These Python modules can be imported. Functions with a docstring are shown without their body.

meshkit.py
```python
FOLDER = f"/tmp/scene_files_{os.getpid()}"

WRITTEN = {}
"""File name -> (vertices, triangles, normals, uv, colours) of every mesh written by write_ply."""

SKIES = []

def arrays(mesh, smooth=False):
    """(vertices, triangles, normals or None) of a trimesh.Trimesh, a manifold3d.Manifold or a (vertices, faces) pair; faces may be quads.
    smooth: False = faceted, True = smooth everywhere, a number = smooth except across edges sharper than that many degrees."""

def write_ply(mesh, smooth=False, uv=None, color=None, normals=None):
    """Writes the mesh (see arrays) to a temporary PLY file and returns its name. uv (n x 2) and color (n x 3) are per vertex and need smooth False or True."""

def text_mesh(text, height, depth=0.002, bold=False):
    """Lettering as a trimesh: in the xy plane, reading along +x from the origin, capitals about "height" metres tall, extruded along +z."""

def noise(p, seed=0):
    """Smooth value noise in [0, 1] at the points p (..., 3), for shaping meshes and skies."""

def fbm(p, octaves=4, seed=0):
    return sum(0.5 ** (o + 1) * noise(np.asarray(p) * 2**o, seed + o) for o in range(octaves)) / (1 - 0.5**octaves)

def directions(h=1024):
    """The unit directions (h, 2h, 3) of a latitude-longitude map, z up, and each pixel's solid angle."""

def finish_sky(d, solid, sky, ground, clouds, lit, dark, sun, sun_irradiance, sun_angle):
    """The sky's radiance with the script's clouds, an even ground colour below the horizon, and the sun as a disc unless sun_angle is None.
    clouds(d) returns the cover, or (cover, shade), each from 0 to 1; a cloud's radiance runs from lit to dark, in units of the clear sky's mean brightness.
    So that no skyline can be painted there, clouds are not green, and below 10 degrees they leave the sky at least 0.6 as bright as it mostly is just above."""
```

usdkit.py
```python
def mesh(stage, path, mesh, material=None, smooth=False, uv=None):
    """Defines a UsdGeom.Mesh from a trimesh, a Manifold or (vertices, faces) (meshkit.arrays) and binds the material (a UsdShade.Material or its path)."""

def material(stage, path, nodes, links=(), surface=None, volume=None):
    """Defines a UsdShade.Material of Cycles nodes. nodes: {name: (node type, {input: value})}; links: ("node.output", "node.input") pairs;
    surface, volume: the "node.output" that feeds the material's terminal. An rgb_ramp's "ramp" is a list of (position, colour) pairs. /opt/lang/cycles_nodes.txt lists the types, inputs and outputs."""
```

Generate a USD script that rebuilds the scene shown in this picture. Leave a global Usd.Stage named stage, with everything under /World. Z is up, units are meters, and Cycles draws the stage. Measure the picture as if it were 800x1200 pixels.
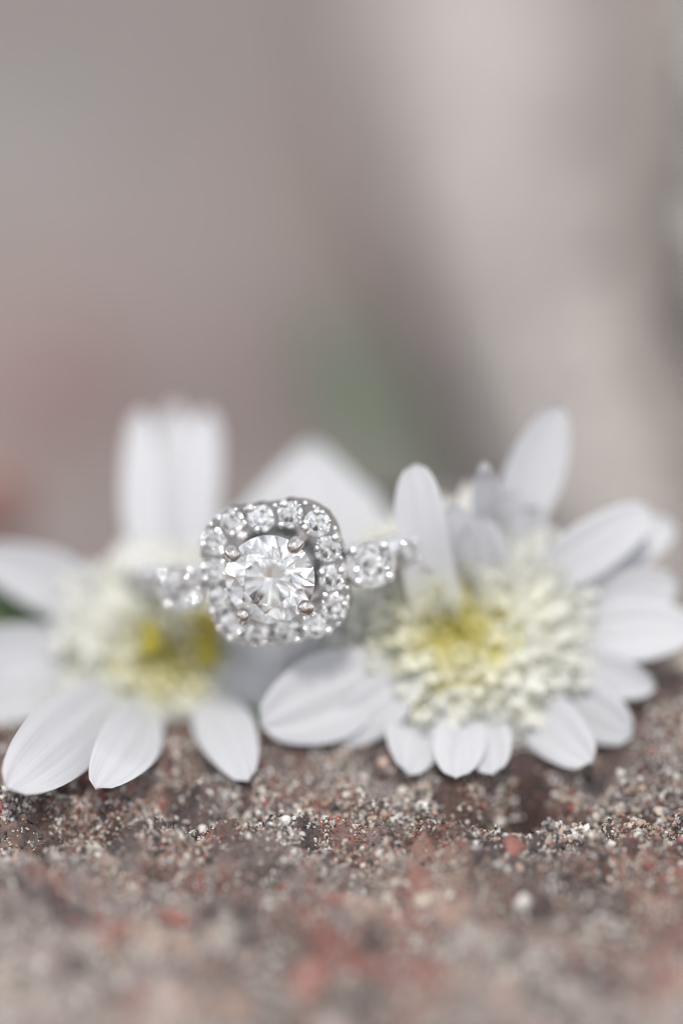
import math, random
import numpy as np, trimesh, manifold3d as m3, usdkit
from meshkit import noise, fbm
from scipy.spatial import HalfspaceIntersection, ConvexHull, Delaunay
from pxr import Usd, UsdGeom, UsdLux, UsdShade, Sdf, Gf, Vt

rng = np.random.default_rng(11)
stage = Usd.Stage.CreateInMemory()
UsdGeom.SetStageUpAxis(stage, 'Z'); UsdGeom.SetStageMetersPerUnit(stage, 1.0)
UsdGeom.Xform.Define(stage, '/World')
MM = 1e-3                                    # the scene is thought out in millimetres, written in metres

# ---------------------------------------------------------------- camera, sky, sun, exposure
PITCH, DIST, WIDE = math.radians(18), 267.0, 40.0      # a macro lens 267 mm away, 40 mm of the scene across the picture
EXPOSURE, SKY, SUN = 0.70, 0.10, 0.42
APERTURE_D = 36.0                                       # lens opening in mm
F_ = np.array([0, math.cos(PITCH), -math.sin(PITCH)]); X_ = np.array([1.0, 0, 0]); U_ = np.array([0, math.sin(PITCH), math.cos(PITCH)])
CENTRE = U_ * (985 - 600) * WIDE / 800                  # origin: where the plane of focus meets the stone
EYE = CENTRE - F_ * DIST
def P(px, py, d=0.0):
    """The point (mm) that photograph pixel px, py shows at d mm behind the plane of focus."""
    k = (DIST + d) / DIST * WIDE / 800
    return CENTRE + F_ * d + X_ * (px - 400) * k + U_ * (600 - py) * k
cam = UsdGeom.Camera.Define(stage, '/World/camera')
mat4 = np.eye(4); mat4[0, :3] = X_; mat4[1, :3] = U_; mat4[2, :3] = -F_; mat4[3, :3] = EYE * MM
cam.AddTransformOp().Set(Gf.Matrix4d(*mat4.ravel().tolist()))
FOCAL = 24.0 * DIST / WIDE
cam.CreateHorizontalApertureAttr(24.0); cam.CreateVerticalApertureAttr(36.0); cam.CreateFocalLengthAttr(FOCAL)
cam.CreateFStopAttr(FOCAL / APERTURE_D); cam.CreateFocusDistanceAttr(DIST * MM)
cam.CreateClippingRangeAttr(Gf.Vec2f(0.01, 1000.0)); cam.CreateExposureAttr(EXPOSURE)

SUN_AZ, SUN_EL = math.radians(182), math.radians(58)    # azimuth = atan2(x, y) of the direction towards the sun: behind the camera, to the left
dome = UsdLux.DomeLight.Define(stage, '/World/sky'); dome.CreateIntensityAttr(1.0)
sky_mat = usdkit.material(stage, '/World/Looks/overcast_sky', {
    'sky': ('sky_texture', {'sky_type': 'single_scattering', 'sun_disc': False, 'sun_elevation': SUN_EL, 'sun_rotation': SUN_AZ}),
    'tc': ('texture_coordinate', {}),
    'clouds': ('noise_texture', {'scale': 2.6, 'detail': 5.0, 'roughness': 0.55}),
    'tone': ('rgb_ramp', {'ramp': [(0.34, (1.5, 1.55, 1.7)), (0.5, (5.4, 5.45, 5.6)), (0.68, (14.0, 13.9, 13.8))]}),
    'cover': ('mix_color', {'fac': 0.86}),
    'bg': ('background_shader', {'strength': SKY})},
    [('tc.generated', 'clouds.vector'), ('clouds.fac', 'tone.fac'), ('sky.color', 'cover.a'), ('tone.color', 'cover.b'), ('cover.result', 'bg.color')], surface='bg.background')
UsdShade.MaterialBindingAPI.Apply(dome.GetPrim()).Bind(sky_mat)
dome.GetPrim().SetCustomDataByKey('kind', 'structure')
sun = UsdLux.DistantLight.Define(stage, '/World/sun')
sun.CreateIntensityAttr(SUN); sun.CreateAngleAttr(10.0); sun.CreateNormalizeAttr(True); sun.CreateColorAttr(Gf.Vec3f(1.0, 0.96, 0.9))
sun.AddRotateXYZOp().Set(Gf.Vec3f(90 - math.degrees(SUN_EL), 0, 180 - math.degrees(SUN_AZ)))

# ---------------------------------------------------------------- helpers
used = {}
def free_name(parent, name):
    n = used.get((parent, name), 0); used[(parent, name)] = n + 1
    return f'{parent}/{name}' + (f'_{n:03d}' if n else '')
def says(prim, label=None, cat=None, group=None, kind=None):
    for k, v in (('label', label), ('category', cat), ('group', group), ('kind', kind)):
        if v: prim.SetCustomDataByKey(k, v)
ORIGIN = {}
def thing(name, at, label, cat, group=None):
    path = free_name('/World', name)
    x = UsdGeom.Xform.Define(stage, path); x.AddTranslateOp().Set(Gf.Vec3d(*(np.asarray(at) * MM).tolist()))
    says(x.GetPrim(), label, cat, group); ORIGIN[path] = np.asarray(at, float)
    return path
def part(parent, name, mesh, mat, smooth=False, colour=None, label=None, kind=None):
    """One mesh of the scene, given in world millimetres, below parent (a path) or at the top."""
    top = parent or '/World'
    o = ORIGIN.get(top, np.zeros(3))
    if hasattr(mesh, 'to_mesh'):
        mm = mesh.to_mesh(); mesh = (np.asarray(mm.vert_properties)[:, :3], np.asarray(mm.tri_verts))
    v, f = (np.asarray(mesh.vertices), np.asarray(mesh.faces)) if hasattr(mesh, 'vertices') else (np.asarray(mesh[0], float), np.asarray(mesh[1]))
    path = free_name(top, name); ORIGIN[path] = o
    g = usdkit.mesh(stage, path, ((v - o) * MM, f), mat, smooth)
    if colour is not None:
        UsdGeom.PrimvarsAPI(g).CreatePrimvar('albedo', Sdf.ValueTypeNames.Color3fArray, 'vertex').Set(Vt.Vec3fArray.FromNumpy(np.asarray(colour, np.float32)))
    says(g.GetPrim(), label, kind=kind)
    return path
def unit(v): v = np.asarray(v, float); return v / (np.linalg.norm(v) + 1e-12)
def smoothstep(a, b, x): t = np.clip((x - a) / (b - a), 0, 1); return t * t * (3 - 2 * t)
def grid_faces(n, m, wrap=False):
    i, j = np.meshgrid(np.arange(n - 1), np.arange(m if wrap else m - 1), indexing='ij'); k = (j + 1) % m
    q = np.stack([i * m + j, i * m + k, (i + 1) * m + k, (i + 1) * m + j], -1).reshape(-1, 4)
    return np.vstack([q[:, [0, 1, 2]], q[:, [0, 2, 3]]])
def ball(c, r, n=2): m = trimesh.creation.icosphere(n, 1.0); m.apply_scale(r); m.apply_translation(c); return m
def hull(pts_r, n=2):
    return m3.Manifold.hull_points(np.vstack([ball(c, r, n).vertices for c, r in pts_r]))
def mix(a, b, t): t = np.asarray(t)[..., None]; return np.asarray(a) * (1 - t) + np.asarray(b) * t

# ---------------------------------------------------------------- materials
def plain(name, **k): return usdkit.material(stage, '/World/Looks/' + name, {'p': ('principled_bsdf', k)}, surface='p.BSDF')
def stone_material(name, scale=1500.0, low=0.62, high=1.3, bump=0.00012, rough=0.9):
    return usdkit.material(stage, '/World/Looks/' + name, {
        'a': ('attribute', {'attribute': 'albedo'}), 'g': ('geometry', {}),
        'n': ('noise_texture', {'scale': scale, 'detail': 6.0, 'roughness': 0.7}),
        'w': ('voronoi_texture', {'scale': scale * 2.2}),
        'r': ('rgb_ramp', {'ramp': [(0.28, (low,) * 3), (0.5, (1,) * 3), (0.75, (high,) * 3)]}),
        'm': ('mix_color', {'blend_type': 'multiply', 'fac': 1.0}),
        'b': ('bump', {'strength': 0.9, 'distance': bump}),
        'p': ('principled_bsdf', {'roughness': rough, 'specular_ior_level': 0.25})},
        [('g.position', 'n.vector'), ('g.position', 'w.vector'), ('n.fac', 'r.fac'), ('a.color', 'm.a'), ('r.color', 'm.b'), ('m.result', 'p.base_color'), ('w.distance', 'b.height'), ('b.normal', 'p.normal')], surface='p.BSDF')
ROCK = stone_material('gritty_sandstone'); ROCK_FAR = stone_material('weathered_stone', 500.0, 0.7, 1.25, 0.0003)
PETAL = usdkit.material(stage, '/World/Looks/petal', {
    'a': ('attribute', {'attribute': 'albedo'}), 'u': ('attribute', {'attribute': 'petal_uv'}), 'm': ('mapping', {'mapping_type': 'point', 'scale': (9.0, 0.9, 1.0)}), 'g': ('geometry', {}),
    'v': ('noise_texture', {'scale': 1.0, 'detail': 3.0, 'roughness': 0.6}), 'vr': ('rgb_ramp', {'ramp': [(0.32, (0.90, 0.90, 0.905)), (0.52, (1, 1, 1)), (1, (1, 1, 1))]}),
    'n': ('noise_texture', {'scale': 900.0, 'detail': 4.0}), 'h': ('math', {'math_type': 'multiply_add', 'value2': 0.35}), 'b': ('bump', {'strength': 0.5, 'distance': 0.00010}),
    'c': ('mix_color', {'blend_type': 'multiply', 'fac': 1.0}), 'p': ('principled_bsdf', {'roughness': 0.5, 'specular_ior_level': 0.3}), 't': ('translucent_bsdf', {}), 'x': ('mix_closure', {'fac': 0.38})},
    [('u.color', 'm.vector'), ('m.vector', 'v.vector'), ('v.fac', 'vr.fac'), ('g.position', 'n.vector'), ('n.fac', 'h.value1'), ('v.fac', 'h.value3'), ('h.value', 'b.height'), ('b.normal', 'p.normal'),
     ('a.color', 'c.a'), ('vr.color', 'c.b'), ('c.result', 'p.base_color'), ('c.result', 't.color'), ('p.BSDF', 'x.closure1'), ('t.BSDF', 'x.closure2')], surface='x.closure')
FLORET = usdkit.material(stage, '/World/Looks/floret', {'a': ('attribute', {'attribute': 'albedo'}), 'd': ('principled_bsdf', {'roughness': 0.5, 'specular_ior_level': 0.25}), 't': ('translucent_bsdf', {}), 'x': ('mix_closure', {'fac': 0.5})},
    [('a.color', 'd.base_color'), ('a.color', 't.color'), ('d.BSDF', 'x.closure1'), ('t.BSDF', 'x.closure2')], surface='x.closure')
GREEN = usdkit.material(stage, '/World/Looks/green_leaf', {
    'a': ('attribute', {'attribute': 'albedo'}), 'p': ('principled_bsdf', {'roughness': 0.5}), 't': ('translucent_bsdf', {}), 'x': ('mix_closure', {'fac': 0.25})},
    [('a.color', 'p.base_color'), ('a.color', 't.color'), ('p.BSDF', 'x.closure1'), ('t.BSDF', 'x.closure2')], surface='x.closure')
DIAMOND = usdkit.material(stage, '/World/Looks/diamond', {'g': ('glass_bsdf', {'color': (1, 1, 1), 'roughness': 0.0, 'IOR': 2.417})}, surface='g.BSDF')
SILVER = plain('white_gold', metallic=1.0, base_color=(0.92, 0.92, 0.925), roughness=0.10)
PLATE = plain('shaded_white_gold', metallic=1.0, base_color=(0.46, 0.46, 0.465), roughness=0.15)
SATIN = plain('white_gold_satin', metallic=1.0, base_color=(0.82, 0.82, 0.825), roughness=0.2)
PRONG = plain('polished_prong', metallic=1.0, base_color=(0.66, 0.615, 0.59), roughness=0.07)

# ---------------------------------------------------------------- the ground: one sheet, fine where the lens is sharp
def ground_height(x, y, fine=True):
    x, y = np.broadcast_arrays(np.asarray(x, float), np.asarray(y, float))
    p = np.stack([x, y, 0 * x], -1)
    front = np.where(y < 0, 0.27 * np.maximum(y, -40), 0)
    wob = 1.6 * (fbm(np.stack([x * 0.11, 0 * x + 3.3, 0 * x], -1), 3, 5) - 0.5)           # the crest line wavers across the picture
    wob = wob + 0.9 * (fbm(np.stack([x * 0.42, y * 0.2, 0 * x], -1), 3, 6) - 0.5)
    yy = y + wob * 2.4 + 3.4 * smoothstep(9, 21, -x) - 1.0 * smoothstep(10, 17, x)
    crest = -0.15 + 1.7 * fbm(np.stack([x * 0.16, 0 * x + 8.8, 0 * x], -1), 3, 15)
    rise = 3.3 * smoothstep(0.5, 10.0, yy) + crest * np.exp(-((yy + 1.3) / 1.5) ** 2) - 0.9 * crest * np.exp(-((yy - 1.6) / 1.3) ** 2) + 2.6 * smoothstep(14, 24, x) * smoothstep(0, 6, y) * (1 - smoothstep(12, 30, y))
    back = -8.0 * smoothstep(11.5, 22.0, yy + 0.12 * x * 0)
    slope = 0.30 * np.maximum(y - 24, 0); slope = np.where(y > 200, 0.30 * 176 + 0.02 * (y - 200), slope)
    slope = np.minimum(slope, 70.0)
    gap = -6.3 * np.exp(-((x - np.interp(y, [20, 60, 110, 180], [11.0, 10.0, 8.0, 5.0])) / (5.0 + 0.05 * np.clip(y, 0, 200))) ** 2) * smoothstep(14, 30, y) * (1 - smoothstep(150, 250, y))
    lumps = 3.0 * (fbm(p * 0.055, 4, 21) - 0.5) * smoothstep(16, 40, y) + 8 * (fbm(p * 0.016, 3, 9) - 0.5) * smoothstep(30, 90, y) * (1 - smoothstep(500, 2000, np.hypot(x, y)))
    z = front + rise + back + slope + gap + lumps
    near = np.exp(-((y + 2) / 26.0) ** 2)
    z = z + near * (1.7 * (fbm(p * 0.22, 4, 2) - 0.5) + 1.7 * (fbm(p * 0.6, 3, 31) - 0.5))
    if fine: z = z + near * (0.62 * (fbm(p * 2.2, 3, 41) - 0.5) + 0.2 * (noise(p * 7.5, 77) - 0.5))
    rg = 1 - np.abs(2 * fbm(p * np.array([0.42, 0.6, 1]) + 4.4, 4, 83) - 1)                     # sharp little ridges of broken stone
    z = z + near * 1.5 * (rg ** 3 - 0.45) * smoothstep(-14, -2, y)
    # a pit in the stone right of the middle, and a dark hollow at the left
    z = z - 3.8 * np.exp(-(((x - 10.6) / 2.0) ** 2 + ((y - 3.0) / 2.3) ** 2) ** 1.6) - 1.9 * np.exp(-(((x + 14.5 + 0.8 * y) / 3.8) ** 2 + ((y - 0.8) / 1.2) ** 2))
    return z
def axis(lo, hi, step, far, grow=1.16):
    a = list(np.arange(lo, hi + 1e-6, step))
    s, v = step, a[-1]
    while v < far: s *= grow; v += s; a.append(v)
    s, v = step, a[0]
    while v > -far: s *= grow; v -= s; a.insert(0, v)
    return np.array(a)
gx, gy = axis(-23, 23, 0.13, 40000), axis(-13, 11, 0.12, 40000)
GX, GY = np.meshgrid(gx, gy, indexing='ij'); GZ = ground_height(GX, GY)
def meets(px, py, lo=-25, hi=400):
    """Where the line of sight through a pixel first meets the ground."""
    pts = np.array([P(px, py, d) for d in np.linspace(lo, hi, 4000)]); k = np.argmax(pts[:, 2] < ground_height(pts[:, 0], pts[:, 1])); return pts[k]
STAINS_AND_SHADE = [(meets(px, py, 20)[:2], sr, tone, amt) for px, py, sr, tone, amt in ((105, 445, 5.0, (0.15, 0.092, 0.086), 0.85), (300, 500, 6, (0.15, 0.115, 0.11), 0.7), (30, 480, 4, (0.20, 0.125, 0.115), 0.6),
    (520, 430, 6, (0.14, 0.108, 0.105), 0.55), (200, 240, 9, (0.195, 0.16, 0.155), 0.5), (60, 330, 7, (0.23, 0.178, 0.17), 0.6), (420, 130, 9, (0.19, 0.17, 0.165), 0.3), (110, 60, 16, (0.185, 0.178, 0.172), 0.75), (200, 560, 5, (0.19, 0.165, 0.155), 0.6), (270, 360, 6, (0.20, 0.155, 0.15), 0.5))]  # stone stains; the two dark patches along the gap paint its shade
def ground_colour(x, y):
    p = np.stack([x, y, 0 * x], -1)
    c = mix((0.112, 0.086, 0.079), (0.205, 0.172, 0.163), smoothstep(0.35, 0.65, fbm(p * 0.16, 3, 51)))
    c = mix(c, (0.17, 0.075, 0.064), 0.55 * smoothstep(0.56, 0.70, fbm(p * 0.28, 3, 61)))
    c = mix(c, (0.05, 0.043, 0.042), 0.8 * smoothstep(0.50, 0.66, fbm(p * 0.55, 3, 71)))
    c = mix(c, (0.33, 0.225, 0.18), 0.5 * smoothstep(0.58, 0.70, fbm(p * 0.33, 3, 81)))
    hollow = smoothstep(0.6, 2.2, y) * (1 - smoothstep(9, 12, y)); c = mix(c, mix((0.045, 0.034, 0.032), (0.135, 0.085, 0.074), fbm(p * 0.6, 3, 99)), hollow * 0.85 * smoothstep(0.36, 0.56, fbm(p * 0.35, 3, 44)))  # reddish brown crevice ground, with the shade behind the crest painted in
    fr = smoothstep(1.5, 5, -y); q = p * np.array([1, 0.7, 1])
    c = c * (1 + 0.35 * fr * smoothstep(0.40, 0.60, fbm(p * 0.12 + 1.7, 3, 47)))[..., None]
    c = mix(c, (0.045, 0.030, 0.027), 0.85 * np.exp(-(((x - 10.6) / 2.1) ** 2 + ((y - 3.6) / 2.6) ** 2) ** 1.5) + 0.7 * np.exp(-(((x + 13.5 + 0.8 * y) / 3.6) ** 2 + ((y - 1.2) / 1.1) ** 2)))  # shade of the pit and the left hollow, painted into the colour
    c = mix(c, (0.42, 0.38, 0.355), fr * 0.6 * smoothstep(0.52, 0.66, fbm(q * 0.34 + 3.3, 3, 45))); c = mix(c, (0.21, 0.07, 0.06), fr * 0.55 * smoothstep(0.57, 0.68, fbm(q * 0.42 + 9.3, 3, 46)))
    c = mix(c, mix((0.30, 0.285, 0.275), (0.40, 0.385, 0.375), fbm(p * 0.02, 4, 57)), smoothstep(28, 60, -y))  # unseen ground towards the camera, paled to brighten reflections in the ring
    far = smoothstep(18, 34, y)
    b = mix((0.20, 0.178, 0.172), (0.275, 0.252, 0.244), smoothstep(0.35, 0.65, fbm(p * 0.045, 4, 91)))
    b = mix(b, (0.245, 0.193, 0.182), 0.75 * smoothstep(0.46, 0.60, fbm(p * 0.04 + 7.1, 3, 95)))
    b = mix(b, (0.175, 0.14, 0.133), 0.6 * smoothstep(0.52, 0.68, fbm(p * 0.07 + 2.1, 3, 97)))
    for (sx, sy), sr, tone, amt in STAINS_AND_SHADE: b = mix(b, tone, amt * np.exp(-(((x - sx) / sr) ** 2 + ((y - sy) / (sr * 1.6)) ** 2)))
    return mix(c, b, far)
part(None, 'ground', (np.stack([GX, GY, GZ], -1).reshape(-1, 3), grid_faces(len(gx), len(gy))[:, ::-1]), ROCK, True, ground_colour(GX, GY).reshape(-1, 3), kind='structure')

# loose sand on the stone: faceted grains, far too many to count
GRAIN_TONES = [('quartz', (0.62, 0.60, 0.57)), ('pale', (0.46, 0.42, 0.38)), ('tan', (0.40, 0.29, 0.22)), ('grey', (0.24, 0.22, 0.215)), ('dark', (0.055, 0.05, 0.05)), ('red', (0.27, 0.085, 0.07)), ('rust', (0.25, 0.15, 0.12))]
def grain(seed, squash=0.7):
    r = np.random.default_rng(seed); pts = r.normal(size=(13, 3)); pts /= np.linalg.norm(pts, axis=1)[:, None]
    pts *= r.uniform(0.8, 1.1, (13, 1)) * np.array([1.1, 0.9, squash]); h = trimesh.convex.convex_hull(pts)
    return np.array(h.vertices), np.array(h.faces)
gi = UsdGeom.PointInstancer.Define(stage, '/World/sand_grains'); says(gi.GetPrim(), 'loose sand and crumbs of quartz covering the rough stone in front of the flowers', 'sand', kind='stuff')
protos = []
for k, (tone, col) in enumerate(GRAIN_TONES):
    gm = plain('grain_' + tone, base_color=col, roughness=0.45 if tone in ('quartz', 'pale') else 0.8)
    for s in range(3):
        v, f = grain(100 * k + s, (0.75, 0.6, 0.9)[s])
        usdkit.mesh(stage, f'/World/sand_grains/{tone}_grain' + (f'_{s:03d}' if s else ''), (v * MM, f), gm); protos.append(f'/World/sand_grains/{tone}_grain' + (f'_{s:03d}' if s else ''))
gi.CreatePrototypesRel().SetTargets(protos)
N = 170000
px_ = rng.uniform(-24, 24, N); py_ = np.where(rng.random(N) < 0.6, rng.normal(1.5, 3.6, N), rng.uniform(-19, 11, N)); py_ = np.clip(py_, -19, 11)
clump = fbm(np.stack([px_ * 0.45, py_ * 0.45, 0 * px_], -1), 3, 13)
keep = rng.random(N) < smoothstep(0.36, 0.56, clump) * 0.92 + 0.08
px_, py_ = px_[keep], py_[keep]; N = len(px_)
size = np.clip((0.55 + 0.9 * fbm(np.stack([px_ * 0.6, py_ * 0.6, 0 * px_], -1), 2, 23)) * np.exp(rng.normal(math.log(0.070), 0.52, N)), 0.03, 0.34)
pz_ = ground_height(px_, py_) + size * 0.25
redness = fbm(np.stack([px_ * 0.28, py_ * 0.28, 0 * px_], -1), 3, 61); 
w = np.stack([np.full(N, .17), np.full(N, .20), np.full(N, .12), np.full(N, .20), np.full(N, .28), .015 + .14 * smoothstep(.5, .66, redness), .06 + .25 * smoothstep(.5, .66, redness)], 1)
cum = np.cumsum(w / w.sum(1, keepdims=True), 1); tone = (rng.random((N, 1)) > cum).sum(1).clip(0, 6)
quat = rng.normal(size=(N, 4)); quat /= np.linalg.norm(quat, axis=1)[:, None]
gi.CreateProtoIndicesAttr(Vt.IntArray.FromNumpy((tone * 3 + rng.integers(0, 3, N)).astype(np.int32)))
gi.CreatePositionsAttr(Vt.Vec3fArray.FromNumpy((np.stack([px_, py_, pz_], 1) * MM).astype(np.float32)))
gi.CreateScalesAttr(Vt.Vec3fArray.FromNumpy(np.repeat(size[:, None], 3, 1).astype(np.float32)))
gi.CreateOrientationsAttr(Vt.QuathArray([Gf.Quath(float(a), float(b), float(c), float(d)) for a, b, c, d in quat]))

# ---------------------------------------------------------------- stones behind
def blob(centre_line, radii, n=90, m=120, amp=0.1, freq=0.12, seed=0, squash=1.0):
    """A weathered stone: a swept, rounded, displaced body along a line of points (mm)."""
    c = np.asarray(centre_line, float); t = np.linspace(0, 1, len(c)); s = np.linspace(0, 1, n)
    line = np.stack([np.interp(s, t, c[:, k]) for k in range(3)], 1); rad = np.interp(s, t, radii)
    for _ in range(6): line[1:-1] = (line[:-2] + 2 * line[1:-1] + line[2:]) / 4
    cap = np.sqrt(np.clip(1 - np.abs(2 * s - 1) ** 6, 0, 1)); rad = rad * np.maximum(cap, 0.0)
    ax = unit(c[-1] - c[0]); e1 = unit(np.cross(ax, [0, 0, 1.0])); e2 = np.cross(e1, ax)
    a = np.linspace(0, 2 * np.pi, m, endpoint=False)
    ring = np.cos(a)[:, None] * e1 + squash * np.sin(a)[:, None] * e2
    v = line[:, None] + rad[:, None, None] * ring[None]
    q = fbm(v * freq, 4, seed) - 0.5 + 0.35 * (fbm(v * freq * 4.5, 4, seed + 5) - 0.5)
    v = v + (amp * 2 * rad[:, None] * q)[..., None] * ring[None]
    return v.reshape(-1, 3), grid_faces(n, m, True)
def stone(name, mesh, label, base, tint, spots, f, seed, mat=None, streak=None):
    v = mesh[0]; q = v * f if streak is None else (v @ streak.T) * f
    c = mix(base, tint, smoothstep(0.35, 0.65, fbm(q, 4, seed))); c = mix(c, spots, 0.75 * smoothstep(0.56, 0.7, fbm(q * 2.1 + 5, 3, seed + 9)))
    path = part(None, name, mesh, mat or ROCK_FAR, True, c); says(stage.GetPrimAtPath(path), label, 'stone')
spine = [P(850, 760, 24), P(815, 430, 48), P(722, 130, 90), P(668, -120, 130), P(600, -420, 190)]
long_mesh = blob(spine, [10.5, 15.5, 19, 21.5, 26], amp=0.14, freq=0.06, seed=3)
stone('long_stone', long_mesh,
      'long pale beige stone lying at a slant behind the right flower', (0.265, 0.242, 0.227), (0.36, 0.333, 0.317), (0.265, 0.205, 0.155), 0.09, 17)
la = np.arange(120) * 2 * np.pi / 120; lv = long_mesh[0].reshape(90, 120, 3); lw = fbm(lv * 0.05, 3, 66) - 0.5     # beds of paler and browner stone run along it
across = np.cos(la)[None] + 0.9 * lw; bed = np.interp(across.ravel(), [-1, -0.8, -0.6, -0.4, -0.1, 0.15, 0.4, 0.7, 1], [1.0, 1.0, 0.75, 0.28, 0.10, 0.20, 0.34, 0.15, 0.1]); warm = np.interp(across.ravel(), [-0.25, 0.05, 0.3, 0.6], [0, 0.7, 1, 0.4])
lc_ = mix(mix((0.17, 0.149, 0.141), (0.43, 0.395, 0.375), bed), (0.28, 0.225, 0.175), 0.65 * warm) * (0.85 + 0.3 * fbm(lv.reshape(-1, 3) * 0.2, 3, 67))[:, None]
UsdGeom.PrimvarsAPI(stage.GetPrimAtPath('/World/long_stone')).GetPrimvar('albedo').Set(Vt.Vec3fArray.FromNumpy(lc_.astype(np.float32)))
stone('pale_stone', blob([P(775, 826, 12), P(812, 812, 13), P(870, 800, 15)], [1.9, 2.6, 2.6], 70, 90, 0.32, 0.5, 8),
      'small pale crumbling stone at the right edge beside the lowest right petals', (0.34, 0.27, 0.22), (0.48, 0.43, 0.38), (0.17, 0.13, 0.11), 0.8, 27, ROCK)
stone('grey_stone', blob([P(940, 600, 26), P(905, 330, 26), P(893, 120, 27), P(910, -160, 28)], [4.4, 5.6, 5.6, 5.6], 90, 110, 0.3, 0.25, 14),
      'grey pitted stone standing at the upper right edge', (0.25, 0.24, 0.228), (0.34, 0.325, 0.31), (0.15, 0.14, 0.13), 0.22, 33)
stone('red_stone', blob([P(-90, 585, 34), P(-20, 590, 34), P(40, 600, 35)], [2.2, 2.9, 2.0], 60, 80, 0.2, 0.3, 24),
      'small pinkish red stone at the left edge behind the left flower', (0.30, 0.18, 0.165), (0.34, 0.22, 0.20), (0.22, 0.13, 0.12), 0.3, 37)

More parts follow.
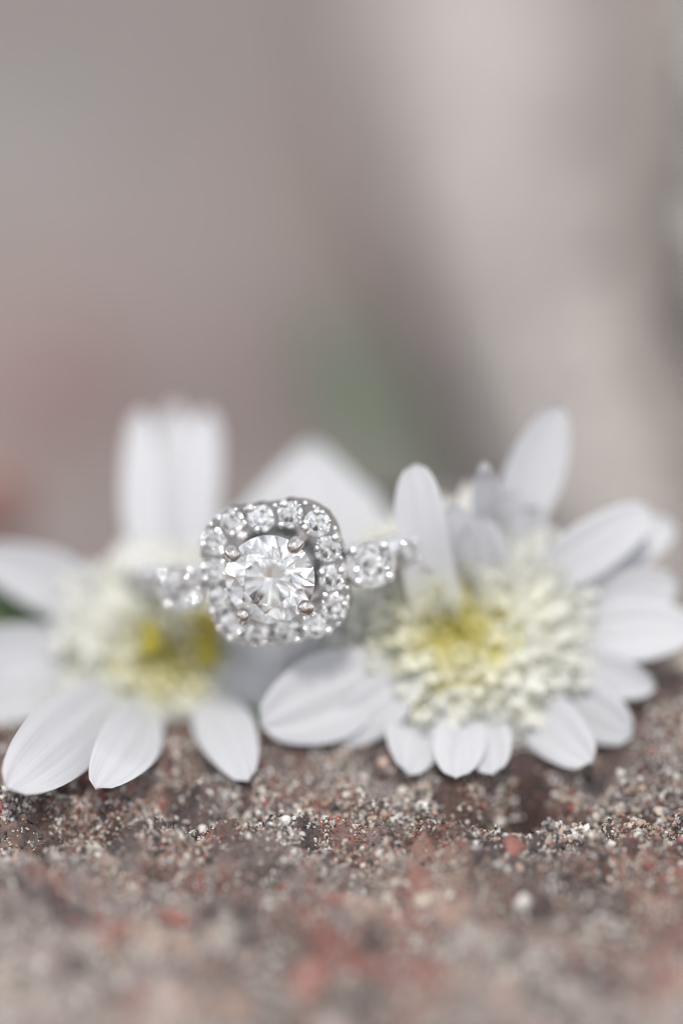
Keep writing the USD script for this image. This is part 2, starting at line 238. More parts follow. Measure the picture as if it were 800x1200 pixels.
# ---------------------------------------------------------------- plants
def strip(base, tip, width, face, bow=0.0, cup=0.12, ridges=3, thick=0.11, curl=0.0, teeth=0.0, base_w=0.4, twist=0.0, side=0.0, n=22, m=13, tipround=0.30, tippow=2.2, wedge=0, seed=0):
    """A petal or leaf: a thin closed sheet from base to tip. face: the way its upper side looks."""
    base, tip = np.asarray(base, float), np.asarray(tip, float); L = np.linalg.norm(tip - base)
    ax = unit(tip - base); nrm = unit(face - ax * (face @ ax)); sd = np.cross(ax, nrm)
    t = (np.linspace(0, 1, n) ** 0.85)[:, None]; s = np.linspace(-1, 1, m)[None]
    ctr = (base[None] + (tip - base)[None] * t + nrm * (bow * L * 4 * t * (1 - t)) + nrm * (curl * L * t ** 3) + sd * (side * L * 4 * t * (1 - t)))
    w = (base_w + (1 - base_w) * smoothstep(0, 0.6, t)) * (1 + 0.05 * np.sin(7 * t + seed) * (0.4 + t)) * np.sqrt(np.clip(1 - np.clip((t - (1 - tipround)) / tipround, 0, 1) ** tippow, 0, 1)) * width / 2
    if wedge: w = (base_w + (1 - base_w) * smoothstep(0, 0.4, t)) * np.clip((1 - t) / wedge, 0, 1) ** 0.85 * width / 2
    ang = twist * t
    r = np.random.default_rng(seed); ph, wob = r.uniform(0, 6), r.uniform(0.6, 1.4)
    sdv = sd * np.cos(ang)[..., None] + nrm * np.sin(ang)[..., None]; nv = nrm * np.cos(ang)[..., None] - sd * np.sin(ang)[..., None]
    lift = cup * width * (s ** 2) * (1 - 0.5 * t) + 0.012 * width * np.cos(ridges * np.pi * s + 0.4 * math.sin(seed)) * smoothstep(0.0, 0.25, t) + 0.03 * width * np.sin(5 * t * wob + ph) * s
    top = ctr[:, None, :] + sdv * (w * s)[..., None] + nv * lift[..., None]
    top = top.reshape(n, m, 3)
    if teeth: top[-3:] += ax * (teeth * width * np.cos(3 * np.pi * s)[..., None]) * np.array([0.3, 0.7, 1.0])[:, None, None]
    edge = np.clip(1 - np.abs(s) ** 6, 0.12, 1) * np.clip((1 - t) * 14, 0.1, 1)
    low = top - nrm * (thick * edge)[..., None]
    f = grid_faces(n, m); k = n * m
    rim = [i * m for i in range(n)] + [(n - 1) * m + j for j in range(1, m)] + [i * m + m - 1 for i in range(n - 2, -1, -1)] + list(range(m - 2, 0, -1))
    a = np.array(rim); b = np.roll(a, -1)
    f = np.vstack([f, f[:, ::-1] + k, np.stack([a, b, b + k], 1), np.stack([a, b + k, a + k], 1)])
    return (np.vstack([top.reshape(-1, 3), low.reshape(-1, 3)]), f), np.tile(np.repeat(t, m, 1).ravel(), 2), np.tile(np.repeat(s, n, 0).ravel(), 2)
def petal(flower, base, tip, width, face=None, seed=0, **k):
    face = unit(EYE - np.asarray(base)) if face is None else face
    while tip[2] < ground_height(tip[0], tip[1]) + 0.3 and abs(tip[0]) < 24: tip = tip + unit(EYE - tip) * 0.1     # it lies on the stone, not in it
    q = np.random.default_rng(seed + 500); k = {'tipround': 0.42, 'tippow': 1.9, 'thick': 0.05, 'side': q.normal() * 0.02, 'twist': q.normal() * 0.18, 'curl': q.uniform(-0.05, 0.03), **k}
    mesh, t, s = strip(base, tip, width, face, seed=seed, **k)
    v, f = mesh; sink = np.where((np.abs(v[:, 0]) < 26) & (v[:, 1] < 11) & (t > 0.45), ground_height(v[:, 0], v[:, 1]) + 0.22 - v[:, 2], 0)
    if sink.max() > 0: k = sink.argmax(); v += unit(EYE - tip) * (sink[k] / unit(EYE - tip)[2] * 0.6 * np.minimum((t / t[k]) ** 1.2, 1.3))[:, None]
    c = mix((0.73, 0.735, 0.65), (0.70, 0.708, 0.738), smoothstep(0.05, 0.4, t))
    path = part(flower, 'petal', mesh, PETAL, True, c); sd_ = seed
    UsdGeom.PrimvarsAPI(stage.GetPrimAtPath(path)).CreatePrimvar('petal_uv', Sdf.ValueTypeNames.Color3fArray, 'vertex').Set(Vt.Vec3fArray.FromNumpy(np.stack([s, t, 0 * s + 3.7 * sd_], 1).astype(np.float32)))
def floret(flower, base, tip, r0, r1, flare, tone, seed, lobes=5, bud=False):
    """A small tube flower that opens into pointed lobes, or is still a closed bud."""
    r = np.random.default_rng(seed); m = lobes * 2
    base, tip = np.asarray(base), np.asarray(tip); d = unit(tip - base); L = np.linalg.norm(tip - base)
    e1 = unit(np.cross(d, [0.3, 0.2, 0.93])); e2 = np.cross(d, e1)
    bend = unit(np.cross(d, r.normal(size=3))) * L * 0.10 * r.uniform(-1, 1)
    a = np.arange(m) * 2 * np.pi / m + r.uniform(0, 6); lobe = (np.arange(m) % 2 == 0); one = np.ones(m); long = r.uniform(0.75, 1.3, m)
    if bud: prof = [(0, r0 * one, 0), (0.5, r0 * 1.2 * one, 0), (0.78, r1 * one, 0), (0.9, np.where(lobe, r1 * 1.08, r1 * 0.9), 0), (0.98, np.where(lobe, r1 * 0.72, r1 * 0.5), 0), (1.0, 0.12 * r1 * one, 0)]
    else: prof = [(0, r0 * one, 0), (0.4, r0 * 1.15 * one, 0), (0.74, r1 * one, 0), (0.86, r1 * 1.25 * one, 0), (0.94, np.where(lobe, r1 * 1.2 + flare * 0.6 * long, r1 * 1.35 + flare * 0.12), np.where(lobe, 0.25 * flare, 0)),
                  (1.0, np.where(lobe, r1 * 1.1 + flare * 1.0 * long, r1 * 1.4 + flare * 0.25), np.where(lobe, 0.30 * flare, -0.03 * L))]
    ts = np.array([q[0] for q in prof]); rows = []
    for t, rad, up in prof:
        rows.append(base + (tip - base) * t + bend * math.sin(math.pi * t) + np.cos(a)[:, None] * e1 * rad[:, None] + np.sin(a)[:, None] * e2 * rad[:, None] + d * np.broadcast_to(up, m)[:, None])
    v = np.vstack(rows); t = np.repeat(ts, m)
    part(flower, 'floret', (v, grid_faces(len(ts), m, True)), FLORET, True, mix(tone[0], tone[1], smoothstep(0.2, 0.8, t)))
WHITE_T = ((0.895, 0.895, 0.78), (0.90, 0.90, 0.865)); CREAM_T = ((0.895, 0.89, 0.68), (0.905, 0.90, 0.80)); YELLOW_T = ((0.88, 0.84, 0.38), (0.91, 0.87, 0.52))
def disc(flower, centre, axis_dir, radius, n, dome, depth, seed, inner, mid):
    """The packed tube florets of a flower's middle, on a dome that faces along axis_dir."""
    A = unit(axis_dir); e1 = unit(np.cross(A, [0, 0, 1.0])); e2 = np.cross(e1, A); r = np.random.default_rng(seed)
    g = np.linspace(0, 2 * np.pi, 40, endpoint=False); qs = np.linspace(0.02, 0.93, 12)          # the pale cushion that the florets grow from, added to brighten their gaps
    ring = np.cos(g)[:, None] * e1 + np.sin(g)[:, None] * e2
    rows = [centre + ring * radius * q + A * (dome * (1 - q ** 2.6) - 0.7 * math.exp(-(q / 0.22) ** 2) - 0.65 - 0.7 * q ** 6 - 0.45 * math.exp(-(q / 0.3) ** 2)) for q in qs] + [centre + ring * radius * 0.5 - A * depth]
    v = np.vstack(rows); part(flower, 'receptacle', (v, grid_faces(len(rows), 40, True)), FLORET, True, mix((0.80, 0.74, 0.24), (0.92, 0.91, 0.78), smoothstep(0.2, 0.6, np.repeat(np.append(qs, 1.0), 40))))
    for k in range(n):
        q = math.sqrt((k + 0.6) / n); a = k * 2.39996 + r.normal() * 0.12
        R = e1 * math.cos(a) + e2 * math.sin(a); q2 = q * r.uniform(0.94, 1.06)
        height = dome * (1 - q2 ** 2.6) - 0.7 * math.exp(-(q / 0.22) ** 2)
        tip = centre + R * radius * q2 + A * (height + r.normal() * 0.3)
        base = centre + R * radius * 0.55 * q2 + A * (-depth + 0.4 * height)
        qq = q + r.normal() * 0.05; bud = False
        if qq < inner: tone, r1, fl, bud = YELLOW_T, r.uniform(0.22, 0.30), 0.1, r.random() < 0.75
        elif qq < mid: tone, r1, fl = tuple(mix(np.array(YELLOW_T), np.array(CREAM_T), smoothstep(inner, inner + 0.16, qq))), r.uniform(0.23, 0.32), r.uniform(0.24, 0.46)
        else: tone, r1, fl = tuple(mix(np.array(CREAM_T), np.array(WHITE_T), smoothstep(mid, mid + 0.2, qq))), r.uniform(0.26, 0.38), r.uniform(0.46, 0.85)
        tone = tuple(np.clip(np.array(c) * r.uniform(0.95, 1.03), 0, 0.93) for c in tone)
        if qq > mid and r.random() < 0.72:          # outer florets are small straps, each curving outward
            end = tip + R * r.uniform(0.3, 0.9) + A * r.uniform(0.0, 0.5) + r.normal(size=3) * 0.15
            mesh, t, s_ = strip(base, end, r.uniform(1.0, 1.65), unit(A - R * 0.35 + r.normal(size=3) * 0.3), bow=r.uniform(0.02, 0.09), cup=r.uniform(0.16, 0.34), ridges=1, thick=0.05, curl=-r.uniform(0.0, 0.12), base_w=0.5, twist=r.normal() * 0.25, n=9, m=7, tipround=r.uniform(0.3, 0.55), tippow=r.uniform(1.5, 2.4), seed=seed * 1000 + k)
            part(flower, 'floret', mesh, FLORET, True, mix(tone[0], tone[1], smoothstep(0.3, 0.75, t))); continue
        floret(flower, base, tip, 0.17, r1, fl, tone, seed * 1000 + k, bud=bud)
def tube(pts, radii, m=12):
    p = np.asarray(pts, float); t = np.gradient(p, axis=0); t /= np.linalg.norm(t, axis=1)[:, None]; rows = []
    for k in range(len(p)):
        a = unit(np.cross(t[k], [0.21, 0.1, 0.97])); b = np.cross(t[k], a); g = np.arange(m) * 2 * np.pi / m
        rows.append(p[k] + radii[k] * (np.cos(g)[:, None] * a + np.sin(g)[:, None] * b))
    v = np.vstack(rows + [p[:1], p[-1:]]); n = len(p); f = grid_faces(n, m, True); i = np.arange(m); j = (i + 1) % m
    return v, np.vstack([f, np.stack([j, i, 0 * i + n * m], 1), np.stack([i + (n - 1) * m, j + (n - 1) * m, 0 * i + n * m + 1], 1)])
def calyx_and_stem(flower, centre, A, radius, path):
    A = unit(A); e1 = unit(np.cross(A, [0, 0, 1.0])); e2 = np.cross(e1, A); m = 24; g = np.arange(m) * 2 * np.pi / m; rows = []
    for h, q in ((-0.2, 1.0), (-1.0, 0.97), (-1.9, 0.8), (-2.7, 0.5), (-3.2, 0.22)):
        rows.append(centre + A * h + radius * q * (np.cos(g)[:, None] * e1 + np.sin(g)[:, None] * e2))
    v = np.vstack(rows + [[centre - A * 0.2], [centre - A * 3.25]]); f = grid_faces(5, m, True); i = np.arange(m); j = (i + 1) % m
    f = np.vstack([f, np.stack([j, i, 0 * i + 5 * m], 1), np.stack([i + 4 * m, j + 4 * m, 0 * i + 5 * m + 1], 1)])
    part(flower, 'calyx', (v, f), GREEN, True, np.tile([0.10, 0.15, 0.05], (len(v), 1)))
    pts = np.array([centre - A * 3.0] + list(path)); s = np.linspace(0, 1, 20); t = np.linspace(0, 1, len(pts))
    line = np.stack([np.interp(s, t, pts[:, k]) for k in range(3)], 1)
    for _ in range(8): line[1:-1] = (line[:-2] + 2 * line[1:-1] + line[2:]) / 4
    v, f = tube(line, np.full(20, 0.75)); part(flower, 'stem', (v, f), GREEN, True, np.tile([0.11, 0.17, 0.06], (len(v), 1)))

# the right flower
rc = P(534, 745, 7.4); rA = unit(-F_ + 0.16 * U_ - 0.05 * X_)
RF = thing('chrysanthemum', P(545, 890, 8), 'larger open white daisy chrysanthemum with yellow middle, right of the ring', 'flower')
calyx_and_stem(RF, rc - rA * 2.2, rA, 3.4, [P(570, 790, 15), P(600, 850, 22), P(640, 890, 34)])
disc(RF, rc, rA, 8.5, 299, 1.7, 2.4, 5, 0.10, 0.36)
def rp(px, py, d, width, bx, by, bd, **k): petal(RF, P(bx, by, bd), P(px, py, d), width, **k)
rp(486, 543, 3.4, 3.1, 512, 712, 5.8, cup=0.06, bow=0.05, seed=1, base_w=1.0)
rp(567, 541, 5.0, 1.9, 574, 680, 10.0, cup=0.22, curl=0.02, ridges=2, seed=2, teeth=0.12, base_w=1.2)
rp(654, 472, 7.5, 3.5, 575, 690, 10.0, cup=0.08, bow=0.05, seed=3)
rp(628, 592, 7.0, 3.6, 582, 690, 10.4, cup=0.12, bow=0.04, seed=4, base_w=0.8, curl=0)
rp(526, 590, 4.6, 3.2, 550, 712, 8.6, cup=0.12, bow=0.05, seed=5, base_w=0.8, curl=0)
rp(556, 606, 5.4, 3.2, 575, 712, 9.0, cup=0.10, bow=0.05, seed=15, base_w=0.8, curl=0)
rp(594, 578, 6.8, 3.4, 566, 690, 10.2, cup=0.10, bow=0.04, seed=21, base_w=0.8, curl=0)
tuft = np.random.default_rng(91)
def extra(ox, oy, d, bx, by, bd, tone, wide):        # a tall strap floret at the rim of the right flower's disc
    k = extra.n = getattr(extra, 'n', 0) + 1
    mesh, t, s_ = strip(P(bx, by, bd), P(ox, oy, d), wide, unit(-F_ + 0.25 * U_ + tuft.normal(size=3) * 0.2), bow=0.05, cup=tuft.uniform(0.1, 0.25), ridges=1, thick=0.05, base_w=0.6, twist=tuft.normal() * 0.2, n=9, m=7, tipround=0.45, tippow=2.0, seed=900 + k)
    fringe.append((mesh[0], mesh[1], mix(tone[0], tone[1], smoothstep(0.3, 0.75, t))))
fringe = []
for k in range(22): ox, oy = tuft.uniform(470, 610), tuft.uniform(650, 700); extra(ox, oy, 4.2 + 0.012 * (ox - 466) + tuft.uniform(-0.3, 0.4), ox * 0.6 + 0.4 * 536, oy + 44, 9.5, WHITE_T if oy < 680 else CREAM_T, tuft.uniform(1.0, 1.4))
for k in range(52): ox, oy = tuft.uniform(388, 480), tuft.uniform(712, 858); extra(ox, oy, 5.0 + 0.016 * (480 - ox) + tuft.uniform(-0.5, 0.5), ox + 44, oy - (oy - 745) * 0.35, 9.6, CREAM_T if ox > 425 else WHITE_T, tuft.uniform(0.85, 1.3))
at_ = np.cumsum([0] + [len(q[0]) for q in fringe])
part(RF, 'floret_fringe', (np.vstack([q[0] for q in fringe]), np.vstack([q[1] + a for q, a in zip(fringe, at_)])), FLORET, True, np.vstack([q[2] for q in fringe]), kind='stuff')
rp(652, 632, 8.0, 3.4, 592, 705, 10.4, cup=0.12, bow=0.04, seed=23, base_w=0.8, curl=0)
rp(762, 596, 7.0, 3.5, 600, 700, 8.4, cup=0.09, bow=0.07, seed=6)
rp(792, 614, 9.5, 3.2, 610, 710, 9.4, cup=0.09, bow=0.03, seed=7)
rp(795, 682, 8.0, 3.4, 615, 725, 9.0, cup=0.08, bow=0.05, seed=8)
rp(818, 735, 7.0, 3.8, 615, 745, 8.8, cup=0.07, bow=0.04, seed=9)
rp(768, 806, 6.0, 2.8, 605, 760, 9.0, cup=0.14, bow=0.05, seed=10)
rp(740, 862, 5.0, 3.9, 610, 785, 9.0, cup=0.06, bow=0.03, seed=11)
rp(690, 892, 4.2, 3.7, 595, 800, 9.0, cup=0.06, bow=0.03, seed=12)
rp(578, 908, 2.6, 3.1, 560, 810, 8.6, cup=0.10, bow=0.03, seed=13, base_w=0.6)
rp(534, 909, 2.8, 3.2, 540, 810, 8.6, cup=0.10, bow=0.03, seed=14, base_w=0.6)
rp(478, 904, 3.2, 3.5, 505, 805, 8.8, cup=0.10, bow=0.03, seed=16, base_w=0.6)
rp(305, 852, 7.0, 5.2, 490, 765, 6.8, cup=0.05, bow=0.04, seed=17)
rp(335, 795, 8.0, 5.5, 490, 745, 7.4, cup=0.05, bow=0.03, seed=18)
rp(395, 866, 5.6, 3.6, 500, 780, 6.2, cup=0.08, bow=0.06, seed=19)
rp(282, 772, 9.0, 5.4, 490, 742, 10.0, cup=0.05, bow=0.03, seed=25)
rp(370, 690, 9.5, 4.6, 490, 715, 8.0, cup=0.08, bow=0.03, seed=20)

# the left flower
lc = P(193, 774, 10.8); lA = unit(-F_ + 0.16 * U_ + 0.10 * X_)
LF = thing('chrysanthemum', P(200, 900, 10), 'smaller white daisy chrysanthemum with olive yellow middle, left of the ring', 'flower')
calyx_and_stem(LF, lc - lA * 2.2, lA, 3.0, [P(180, 800, 18), P(130, 850, 24), P(60, 890, 36)])
disc(LF, lc, lA, 7.2, 250, 1.5, 2.4, 6, 0.10, 0.34)
for k, (ox, oy) in enumerate([(238, 722), (246, 745), (240, 770), (232, 748), (252, 728), (250, 768), (176, 738), (172, 758), (182, 752), (243, 758)]):
    floret(LF, P(ox - 8, oy + 6, 10.5), P(ox, oy, 8.6), 0.3, 0.5, 0.1, ((0.40, 0.36, 0.05), (0.60, 0.53, 0.10)), 9000 + k, bud=True)
def lp(px, py, d, width, bx, by, bd, **k): petal(LF, P(bx, by, bd), P(px, py, d), width, **k)
lp(166, 478, 15.0, 2.6, 190, 735, 12.6, cup=0.10, bow=0.02, seed=31, base_w=0.6, tipround=0.42, twist=0)
lp(205, 468, 17.5, 2.5, 203, 735, 13.2, cup=0.06, bow=0.01, seed=32, base_w=0.6, tipround=0.42, twist=0)
lp(243, 477, 16.0, 2.5, 216, 735, 12.8, cup=0.10, bow=0.02, seed=33, base_w=0.6, tipround=0.42, twist=0)
lp(366, 512, 16.0, 14.6, 345, 760, 13.4, cup=0.04, bow=0.02, seed=34, base_w=0.8, wedge=0.62, twist=0)
lp(428, 566, 17.0, 7.6, 335, 760, 13.8, cup=0.05, bow=0.02, seed=35, base_w=0.7, tipround=0.7, twist=0)
lp(335, 815, 7.6, 4.4, 232, 775, 11.6, cup=0.08, bow=0.04, seed=46)
lp(-30, 648, 12.0, 4.0, 165, 740, 12.4, cup=0.10, bow=0.07, seed=37)
lp(-60, 760, 10.5, 3.6, 155, 765, 12.4, cup=0.08, bow=0.05, seed=38)
lp(-35, 832, 9.5, 3.4, 160, 780, 12.2, cup=0.08, bow=0.05, seed=39)
lp(14, 920, 4.6, 4.6, 165, 785, 12.6, cup=0.07, bow=0.03, seed=40)
lp(114, 922, 4.0, 3.5, 180, 800, 12.4, cup=0.10, bow=0.03, seed=41)
lp(287, 910, 4.0, 3.5, 224, 800, 12.4, cup=0.10, bow=0.03, seed=42)
lp(60, 700, 10.5, 3.4, 165, 750, 12.0, cup=0.12, bow=0.04, seed=43)
mesh, t, s = strip(P(150, 790, 15), P(-60, 690, 15), 4.2, unit(EYE - P(60, 700, 14)), cup=0.1, bow=0.03, seed=50)
part(LF, 'leaf', mesh, GREEN, True, np.tile([0.10, 0.16, 0.07], (len(t), 1)))
mesh, t, s = strip(P(262, 830, 9.6), P(306, 842, 7.2), 1.2, unit(EYE - P(300, 830, 8)), cup=0.1, bow=0.05, seed=51)
part(LF, 'sepal', mesh, GREEN, True, np.tile([0.09, 0.15, 0.06], (len(t), 1)))

# a blade of grass behind the ring
mesh, t, s = strip(P(500, 800, 48), P(372, 350, 66), 6.5, unit(-F_ + 0.3 * X_), cup=0.15, bow=0.05, seed=60, base_w=0.7, tipround=0.75, n=40)
g = part(None, 'grass_blade', mesh, GREEN, True, np.tile([0.14, 0.178, 0.128], (len(t), 1))); says(stage.GetPrimAtPath(g), 'green grass blade leaning up between the two flowers behind the ring', 'grass blade')

# ---------------------------------------------------------------- the ring
def brilliant(n_star=0.57):
    """A round brilliant of radius 1: girdle about z = 0, table towards +z."""
    r = math.radians; hs = []; gt = 0.022
    def plane(az, el, point):                     # outward normal at elevation el from the axis
        nn = np.array([math.sin(el) * math.cos(az), math.sin(el) * math.sin(az), math.cos(el)]); hs.append([*nn, -nn @ np.asarray(point)])
    tz = gt + (1 - n_star) * math.tan(r(34.5)); plane(0, 0, (0, 0, tz))
    for k in range(8):
        a = k * math.pi / 4; plane(a, r(34.5), (math.cos(a), math.sin(a), gt)); b = a + math.pi / 8; q = n_star * math.cos(math.pi / 8)
        plane(b, r(21.0), (q * math.cos(b), q * math.sin(b), tz)); plane(a, math.pi - r(40.75), (math.cos(a), math.sin(a), -gt))
    for k in range(16):
        a = (k + 0.5) * math.pi / 8; q = math.cos(math.pi / 16); pt = np.array([q * math.cos(a), q * math.sin(a)])
        plane(a, r(40.0), (*pt, gt)); plane(a, math.pi - r(41.9), (*pt, -gt)); 
    for k in range(32):
        a = (k + 0.5) * math.pi / 16; plane(a, math.pi / 2, (math.cos(a) * 0.992, math.sin(a) * 0.992, 0))
    pts = HalfspaceIntersection(np.array(hs), np.zeros(3)).intersections
    h = trimesh.convex.convex_hull(pts); return np.array(h.vertices), np.array(h.faces)
BR = brilliant()
HC = P(321, 673, 2.0)                              # middle of the halo's face
n_ = unit(-F_ - 0.15 * X_ - 0.205 * U_); roll = math.radians(9.5)
u_ = math.cos(roll) * X_ + math.sin(roll) * U_; u_ = unit(u_ - n_ * (u_ @ n_)); v_ = np.cross(n_, u_)
B = np.stack([u_, v_, n_])                         # rows: across the head, up its face, out of its face
def W(p): return HC + np.asarray(p, float) @ B
def Wm(mesh):
    if hasattr(mesh, 'to_mesh'): q = mesh.to_mesh(); mesh = (np.asarray(q.vert_properties)[:, :3], np.asarray(q.tri_verts))
    v, f = (mesh.vertices, mesh.faces) if hasattr(mesh, 'vertices') else mesh
    return W(v), np.asarray(f)
RING = thing('engagement_ring', W((0, 0, -22)), 'white gold diamond engagement ring with square halo held up by the two flowers', 'ring')
RO, RI, CZ = 11.3, 9.9, -12.0; DV = -0.38                     # outer and inner radius of the band, its middle below the head
def frame_at(ang):                                 # a point of the band: ang from the head, outward and tangent directions, all in head axes
    o = np.array([math.sin(ang), 0, math.cos(ang)]); return np.array([0, DV, CZ]) + o * RO, o, np.array([math.cos(ang), 0, -math.sin(ang)])
# band: a D section swept round, wider at the shoulders
sec = np.array([(-1, -1), (-0.6, -1.0), (0, -1.0), (0.6, -1.0), (1, -1), (1.0, -0.2), (0.9, 0.55), (0.55, 0.92), (0, 1.0), (-0.55, 0.92), (-0.9, 0.55), (-1.0, -0.2)])
rows = []; NB = 160; half = math.radians(20)
for k in range(NB):
    a = half + (2 * math.pi - 2 * half) * k / (NB - 1); o = np.array([math.sin(a), 0, math.cos(a)]); wd = 0.95 - 0.15 * (1 - math.cos(a)) / 2
    rows.append(np.array([0, DV, CZ]) + o * (RI + (RO - RI) * (sec[:, 1:] + 1) / 2) + np.array([0, 1.0, 0]) * sec[:, :1] * wd)
v = np.vstack(rows); m = len(sec); f = grid_faces(NB, m, True); c0, c1 = len(v), len(v) + 1
v = np.vstack([v, rows[0].mean(0), rows[-1].mean(0)]); i = np.arange(m); j = (i + 1) % m
f = np.vstack([f, np.stack([j, i, 0 * i + c0], 1), np.stack([i + (NB - 1) * m, j + (NB - 1) * m, 0 * i + c1], 1)])
part(RING, 'band', Wm((v, f)), SATIN, 40)
# halo plate with seats cut for its stones
def rounded_square(n, h, r):
    seg, arc = 2 * (h - r), math.pi * r / 2; per = 4 * (seg + arc); out = []
    for k in range(n):
        s = (k + 0.5) / n * per; q = int(s // (seg + arc)); s -= q * (seg + arc)
        p = np.array([h, -(h - r) + s]) if s < seg else np.array([h - r, h - r]) + r * np.array([math.cos((s - seg) / r), math.sin((s - seg) / r)])
        c, sn = math.cos(q * math.pi / 2), math.sin(q * math.pi / 2); out.append((c * p[0] - sn * p[1], sn * p[0] + c * p[1]))
    return np.array(out)
HS = rounded_square(14, 3.46, 1.9); HB = rounded_square(28, 3.46, 1.9)[1::2]
outer = m3.CrossSection.batch_boolean([m3.CrossSection([rounded_square(96, 4.2, 2.5)])] + [m3.CrossSection.circle(0.84, 28).translate(p.tolist()) for p in HS], m3.OpType.Add)
plate = m3.Manifold.extrude(outer, 0.9).translate((0, 0, -1.0)) + m3.Manifold.extrude(outer.offset(-0.1, m3.JoinType.Round, 2, 16), 1.0).translate((0, 0, -1.0))
plate = plate - m3.Manifold.cylinder(4, 2.1, 2.1, 64).translate((0, 0, -2.5))
for p in HS: plate = plate - m3.Manifold.cylinder(0.75, 0.28, 0.87, 28).translate((float(p[0]), float(p[1]), -0.68)) - m3.Manifold.cylinder(2, 0.28, 0.28, 20).translate((float(p[0]), float(p[1]), -2.0))
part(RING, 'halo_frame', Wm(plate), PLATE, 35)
def gem(name, centre, out, radius, turn=0.0, up=(0, 1, 0)):
    o = unit(out); a = unit(np.cross(up, o)); b = np.cross(o, a); c, s = math.cos(turn), math.sin(turn)
    R = np.stack([c * a + s * b, -s * a + c * b, o]); part(RING, name, (W(np.asarray(centre) + BR[0] * radius @ R), BR[1]), DIAMOND)
for k, p in enumerate(HS): gem('halo_diamond', (p[0], p[1], 0.02), (p[0] * 0.03 + rng.normal() * 0.09, p[1] * 0.03 + rng.normal() * 0.09, 1), 0.85, rng.uniform(0, 0.8))
for k, p in enumerate(HB):
    o = np.array([p[0], p[1], 0]); o /= np.abs(o).max(); q = unit(o)
    for off, rad in ((0.58, 0.26), (-0.64, 0.26)):
        part(RING, 'bead', Wm(ball(np.array([p[0], p[1], 0.10]) + q * off * rng.uniform(0.92, 1.08) + rng.normal(size=3) * 0.03, rad * rng.uniform(0.9, 1.15), 2)), SILVER, True)
for p in rounded_square(48, 4.12, 2.45):
    part(RING, 'bead', Wm(ball((p[0] * rng.uniform(0.985, 1.01), p[1] * rng.uniform(0.985, 1.01), -0.02), rng.uniform(0.12, 0.17), 2)), SILVER, True)
gallery = trimesh.creation.revolve(np.array([(2.5, -1.0), (3.5, -1.02), (3.1, -1.7), (2.5, -2.3), (2.2, -2.3), (2.1, -1.6), (2.5, -1.0)]), sections=56)
part(RING, 'gallery', Wm(gallery), SATIN, 40)
# centre stone and its four prongs
gem('centre_diamond', (0, 0, 1.42), (0, 0, 1), 2.66, 0.12)
for k in range(4):
    a = math.pi / 4 + k * math.pi / 2; e = np.array([math.cos(a), math.sin(a), 0]); z = np.array([0, 0, 1.0])
    rod = hull([(e * 2.1 - z * 2.0, 0.36), (e * 2.62 + z * 1.24, 0.36)]) + hull([(e * 2.68 + z * 1.24, 0.38), (e * 2.76 + z * 1.69, 0.48), (e * 2.60 + z * 1.88, 0.44)], 3)
    rod = rod - m3.Manifold.cylinder(0.30, 2.5, 2.5, 64).translate((0, 0, 1.44))
    part(RING, 'prong', Wm(rod), PRONG, 50)
# side stones in their cups, pave down both shoulders
for sgn in (-1, 1):
    pt, o, tg = frame_at(sgn * math.radians(29) - math.radians(1.3)); side = np.array([0, 1.0, 0]); up = pt + o * 0.75; o = np.array([math.sin(sgn * math.radians(13)), 0, math.cos(sgn * math.radians(13))]); tg = np.array([o[2], 0, -o[0]])
    def local(p): return up + p[:, :1] * tg + p[:, 1:2] * side + p[:, 2:] * o
    cup = m3.Manifold.cylinder(1.3, 0.9, 1.46, 40).translate((0, 0, -1.2)) - m3.Manifold.cylinder(1.0, 0.45, 1.31, 40).translate((0, 0, -0.86))
    q = cup.to_mesh(); part(RING, 'side_cup', (W(local(np.asarray(q.vert_properties)[:, :3])), np.asarray(q.tri_verts)), SILVER, 40)
    gem('side_diamond', up + o * 0.06, o, 1.30, 0.62)
    for a in (45, 135, 225, 315):
        c = local(np.array([[1.32 * math.cos(math.radians(a)), 1.32 * math.sin(math.radians(a)), 0.12]]))[0]
        part(RING, 'bead', Wm(ball(c, 0.34, 2)), SILVER, True)
    pt, o, tg = frame_at(sgn * math.radians(20.5))
    for dv in (-0.55, 0.55): gem('shoulder_diamond', pt + o * 0.18 + np.array([0, dv, 0]), o, 0.52, 0.2)
    for dv in (-1.05, 1.05): part(RING, 'bead', Wm(ball(pt + o * 0.1 + np.array([0, dv, 0]), 0.30, 2)), SILVER, True)
    for k in range(8):
        pt, o, tg = frame_at(sgn * math.radians(41 + 7.0 * k)); gem('pave_diamond', pt + o * 0.10, o, 0.62, 0.2 * k)
        p2, o2, t2 = frame_at(sgn * math.radians(44.5 + 7.0 * k))
        for dv in (-0.5, 0.5): part(RING, 'bead', Wm(ball(p2 + o2 * 0.08 + np.array([0, dv, 0]), 0.21, 1)), SILVER, True)

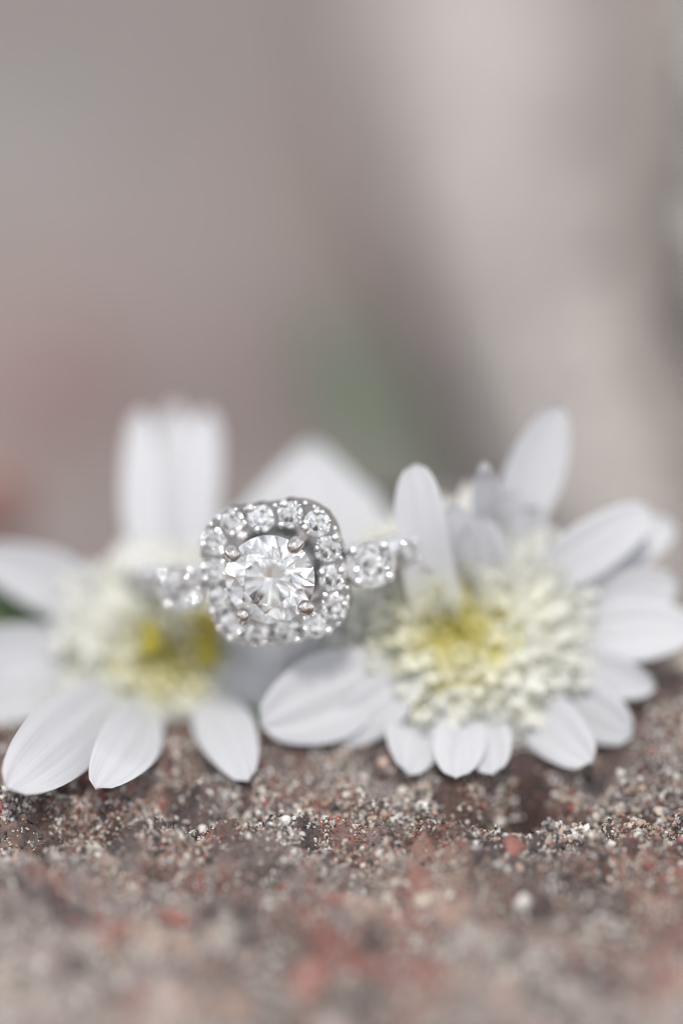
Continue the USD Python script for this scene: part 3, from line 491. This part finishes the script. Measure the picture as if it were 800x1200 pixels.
# ---------------------------------------------------------------- single crumbs large enough to tell apart
def crumb(px, py, size, col, label, seed, stretch=(1, 1, 1), rough=0.6, name='pebble'):
    """A loose crumb where the line of sight through the pixel meets the stone."""
    c = meets(px, py, -25, 14)
    r = np.random.default_rng(seed); q = r.normal(size=(26, 3)); q /= np.linalg.norm(q, axis=1)[:, None]; q *= r.uniform(0.86, 1.08, (26, 1)) * np.array(stretch) * size
    a = r.uniform(0, 6); R = trimesh.transformations.euler_matrix(r.uniform(-0.3, 0.3), r.uniform(-0.3, 0.3), a)[:3, :3]
    hh = trimesh.convex.convex_hull(q @ R.T); at = np.array([c[0], c[1], c[2] + size * stretch[2] * 0.35])
    mat = usdkit.material(stage, f'/World/Looks/crumb_{seed}', {'g': ('geometry', {}), 'n': ('noise_texture', {'scale': 2500.0, 'detail': 4.0}), 'r': ('rgb_ramp', {'ramp': [(0.3, tuple(0.7 * x for x in col)), (0.65, tuple(min(0.9, 1.15 * x) for x in col))]}), 'p': ('principled_bsdf', {'roughness': rough})}, [('g.position', 'n.vector'), ('n.fac', 'r.fac'), ('r.color', 'p.base_color')], surface='p.BSDF')
    path = part(None, name, (hh.vertices + at, hh.faces), mat); says(stage.GetPrimAtPath(path), label, 'pebble')
crumb(585, 966, 0.42, (0.62, 0.60, 0.57), 'long white quartz crumb below the pit in the stone', 301, (1.25, 0.7, 0.6))
crumb(603, 994, 0.95, (0.22, 0.09, 0.075), 'brick red crumb just below the white quartz crumb', 302, (1.4, 0.8, 0.4))
crumb(612, 1062, 0.62, (0.60, 0.57, 0.53), 'round white crumb on the stone in the right foreground', 303)
crumb(497, 1060, 0.62, (0.46, 0.38, 0.32), 'tan crumb left of the round white foreground crumb', 304)
crumb(334, 964, 0.36, (0.60, 0.58, 0.55), 'whitest angular crumb on the stone below the gap between the flowers', 305)
crumb(237, 975, 0.34, (0.58, 0.55, 0.52), 'pale angular crumb on the ledge below the left flower', 306)
crumb(772, 953, 0.34, (0.58, 0.50, 0.40), 'cream crumb on the stone near the right edge', 307)
crumb(360, 1150, 1.5, (0.27, 0.14, 0.12), 'large flat pink red chip at the bottom of the foreground', 308, (1.3, 0.9, 0.25))
crumb(205, 1078, 0.8, (0.28, 0.11, 0.09), 'dark red chip in the left foreground', 309, (1.4, 0.8, 0.4))
crumb(449, 898, 0.42, (0.50, 0.36, 0.31), 'pinkish crumb tucked under the lower left petals of the right flower', 310)
